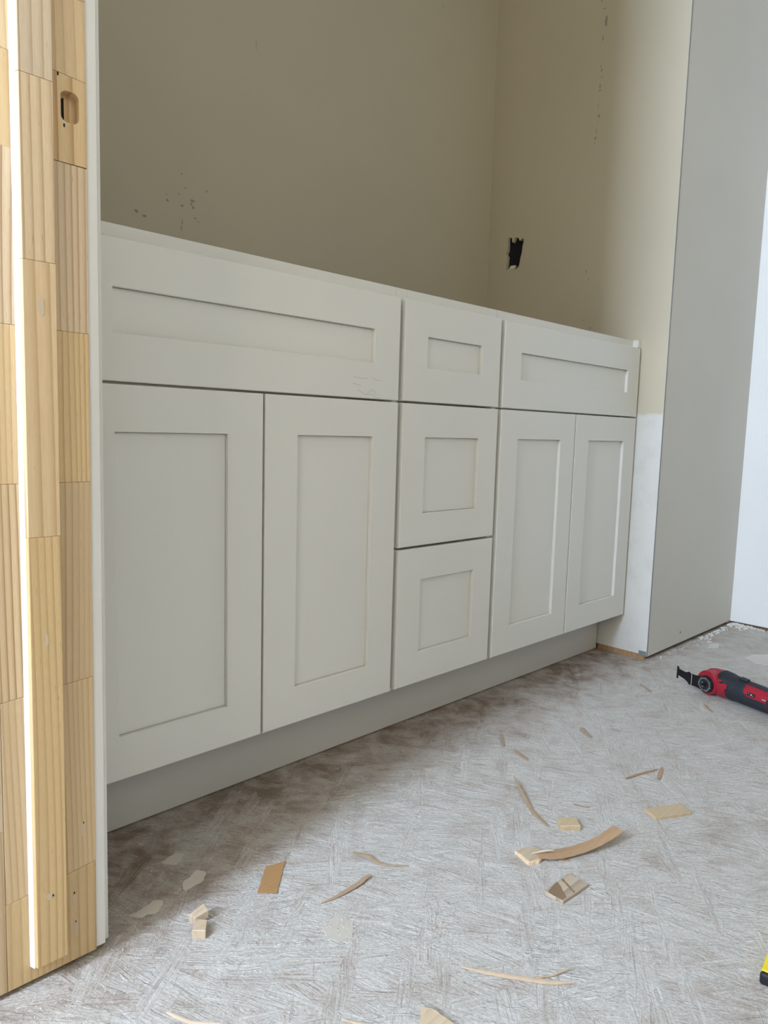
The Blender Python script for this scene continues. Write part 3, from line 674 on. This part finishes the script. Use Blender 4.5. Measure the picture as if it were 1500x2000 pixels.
g = shell('rubber_grip', dark, .0011, M_GRIP); g['label'] = 'dusty black rubber grip'
shell('red_seam_notch', lambda s, a: .033 < s < .041 and 20 < a < 26, .0022, M_RUBBER)
def on_body(name, s0, s1, a0, a1, off, th, m, parent=tool, n=6):
    bm = bmesh.new(); top = []; bot = []
    for i in range(n + 1):
        s = s0 + (s1 - s0) * i / n
        top.append([bm.verts.new(TP(s, math.radians(a0 + (a1 - a0) * k / n), rad(s), off + th)) for k in range(n + 1)])
        bot.append([bm.verts.new(TP(s, math.radians(a0 + (a1 - a0) * k / n), rad(s), off - .0005)) for k in range(n + 1)])
    for i in range(n):
        for k in range(n): bm.faces.new((top[i][k], top[i + 1][k], top[i + 1][k + 1], top[i][k + 1]))
    for k in range(n):
        bm.faces.new((top[0][k], top[0][k + 1], bot[0][k + 1], bot[0][k])); bm.faces.new((top[n][k], top[n][k + 1], bot[n][k + 1], bot[n][k]))
        bm.faces.new((top[k][0], top[k + 1][0], bot[k + 1][0], bot[k][0])); bm.faces.new((top[k][n], top[k + 1][n], bot[k + 1][n], bot[k][n]))
    return mesh(name, bm, m, parent)
sw = on_body('speed_dial', .105, .124, 12, 27, 0, .0009, M_RUBBER)
on_body('dial_mark', .113, .1165, 16, 22, .001, .0005, M_MARK, sw); on_body('dial_mark', .108, .1088, 20, 24, .001, .0005, M_MARK, sw); on_body('dial_mark', .1195, .1205, 15, 18, .001, .0005, M_MARK, sw)
on_body('vent_slot', .022, .030, 42, 62, .0, .0012, M_RUBBER); on_body('side_switch', .068, .088, 70, 95, .001, .004, M_GRIP)
on_body('white_stripe', .1415, .151, 16, 19, .0002, .0006, M_MARK)
# nose flange, clamp and blade, all turned toward the left
DC = HC_ + vv * .040; DC.z = .0300
bm = bmesh.new(); cyl(bm, HC_ + vv * .020, vv, .0295, .030, 40, .0290)
bmesh.ops.bevel(bm, geom=[e for e in bm.edges if len(e.link_faces) == 2 and any(len(f.verts) > 4 for f in e.link_faces)], offset=.002, segments=3, affect='EDGES')
mesh('nose_flange', bm, M_RED, tool, smooth=False)
bm = bmesh.new(); cyl(bm, DC - vv * .002, vv, .0215, .009, 40, .0195); mesh('clamp_disc', bm, M_RUBBER, tool)
bm = bmesh.new()
for k in range(22):
    a = 2 * math.pi * k / 22; r0, r1 = .0135, .0165 + (.0015 if k % 3 == 0 else 0)
    d = (-u) * math.cos(a) + ww_ * math.sin(a); e = (-u) * -math.sin(a) + ww_ * math.cos(a); c = DC + vv * .0027
    q = [c + d * r0 - e * .0006, c + d * r1 - e * .0006, c + d * r1 + e * .0006, c + d * r0 + e * .0006]
    lo = [bm.verts.new(p) for p in q]; hi = [bm.verts.new(p + vv * .0003) for p in q]
    bm.faces.new(hi); [bm.faces.new((lo[i], lo[(i + 1) % 4], hi[(i + 1) % 4], hi[i])) for i in range(4)]
for (tt, wz, L) in ((.004, .003, .005), (-.003, -.002, .004), (.001, -.007, .006)):
    c = DC + vv * .0027 + (-u) * tt + ww_ * wz; q = [c, c + (-u) * L, c + (-u) * L + ww_ * .0011, c + ww_ * .0011]
    lo = [bm.verts.new(p) for p in q]; hi = [bm.verts.new(p + vv * .0003) for p in q]
    bm.faces.new(hi); [bm.faces.new((lo[i], lo[(i + 1) % 4], hi[(i + 1) % 4], hi[i])) for i in range(4)]
mesh('index_marks', bm, M_MARK, tool)
bm = bmesh.new(); cyl(bm, DC + vv * .0035, vv, .006, .003, 6); mesh('clamp_bolt', bm, M_BLADE, tool)
bl = [e_ for e_ in []]
def bladepoly(name, pts, v0, v1, m, parent):
    bm = bmesh.new(); c = DC
    lo = [bm.verts.new(c + (-u) * t + ww_ * z + vv * v0) for t, z in pts]; hi = [bm.verts.new(c + (-u) * t + ww_ * z + vv * v1) for t, z in pts]
    bm.faces.new(lo); bm.faces.new(hi)
    for i in range(len(pts)): bm.faces.new((lo[i], lo[(i + 1) % len(pts)], hi[(i + 1) % len(pts)], hi[i]))
    return mesh(name, bm, m, parent)
b0 = bladepoly('blade', [(.010, -.0165), (.030, -.0150), (.046, -.0165), (.0505, -.0120), (.060, -.0075), (.0805, -.0035), (.0805, -.0125), (.0845, -.0125), (.0845, .0195), (.0805, .0180), (.0790, .0130), (.060, .0110), (.0520, .0135), (.0480, .0160), (.0440, .0130), (.030, .0130), (.010, .0165)], -.0005, .0010, M_BLADE, tool)
b0['label'] = 'black plunge-cut blade with a flared toothed tip'
bladepoly('blade_edge_line', [(.0385, -.0150), (.0397, -.0150), (.0397, .0130), (.0385, .0130)], .0010, .0014, M_MARK, b0)
bladepoly('blade_teeth', [(.0845, -.0125)] + [(.0845 + (.0012 if i % 2 else 0), -.0125 + i * .0016) for i in range(1, 20)] + [(.0845, .0195), (.0840, .0195), (.0840, -.0125)], -.0004, .0009, M_BLADE, b0)

# ------------------------------------------------------------------ yellow level at the right edge
dirv = Vector((.7295 - .6936, -.7018 + .7064, 0)).normalized()
lv = empty('spirit_level', (.6752, -.7107, 0)); tag(lv, 'yellow bar with black end cap at the lower right edge', 'level')
def obox(name, s0, s1, t0, t1, z0, z1, m, parent, bev=.0015):
    side = Vector((dirv.y, -dirv.x, 0)); o = Vector((.6752, -.7107, 0))
    bm = bmesh.new(); box(bm, (s0, t0, z0), (s1, t1, z1), bev, 3)
    for v_ in bm.verts:
        c = v_.co.copy(); v_.co = o + dirv * c.x + side * c.y + Vector((0, 0, c.z))
    return mesh(name, bm, m, parent)
obox('bar', .0, .40, .0, .040, .0, .014, M_YEL, lv, .0010)
obox('end_cap', -.0075, .0001, -.0004, .0404, .0, .0142, M_RUBBER, lv, .0030)
obox('vial_window', .17, .22, .010, .030, .0135, .0146, M_RUBBER, lv, .0004)
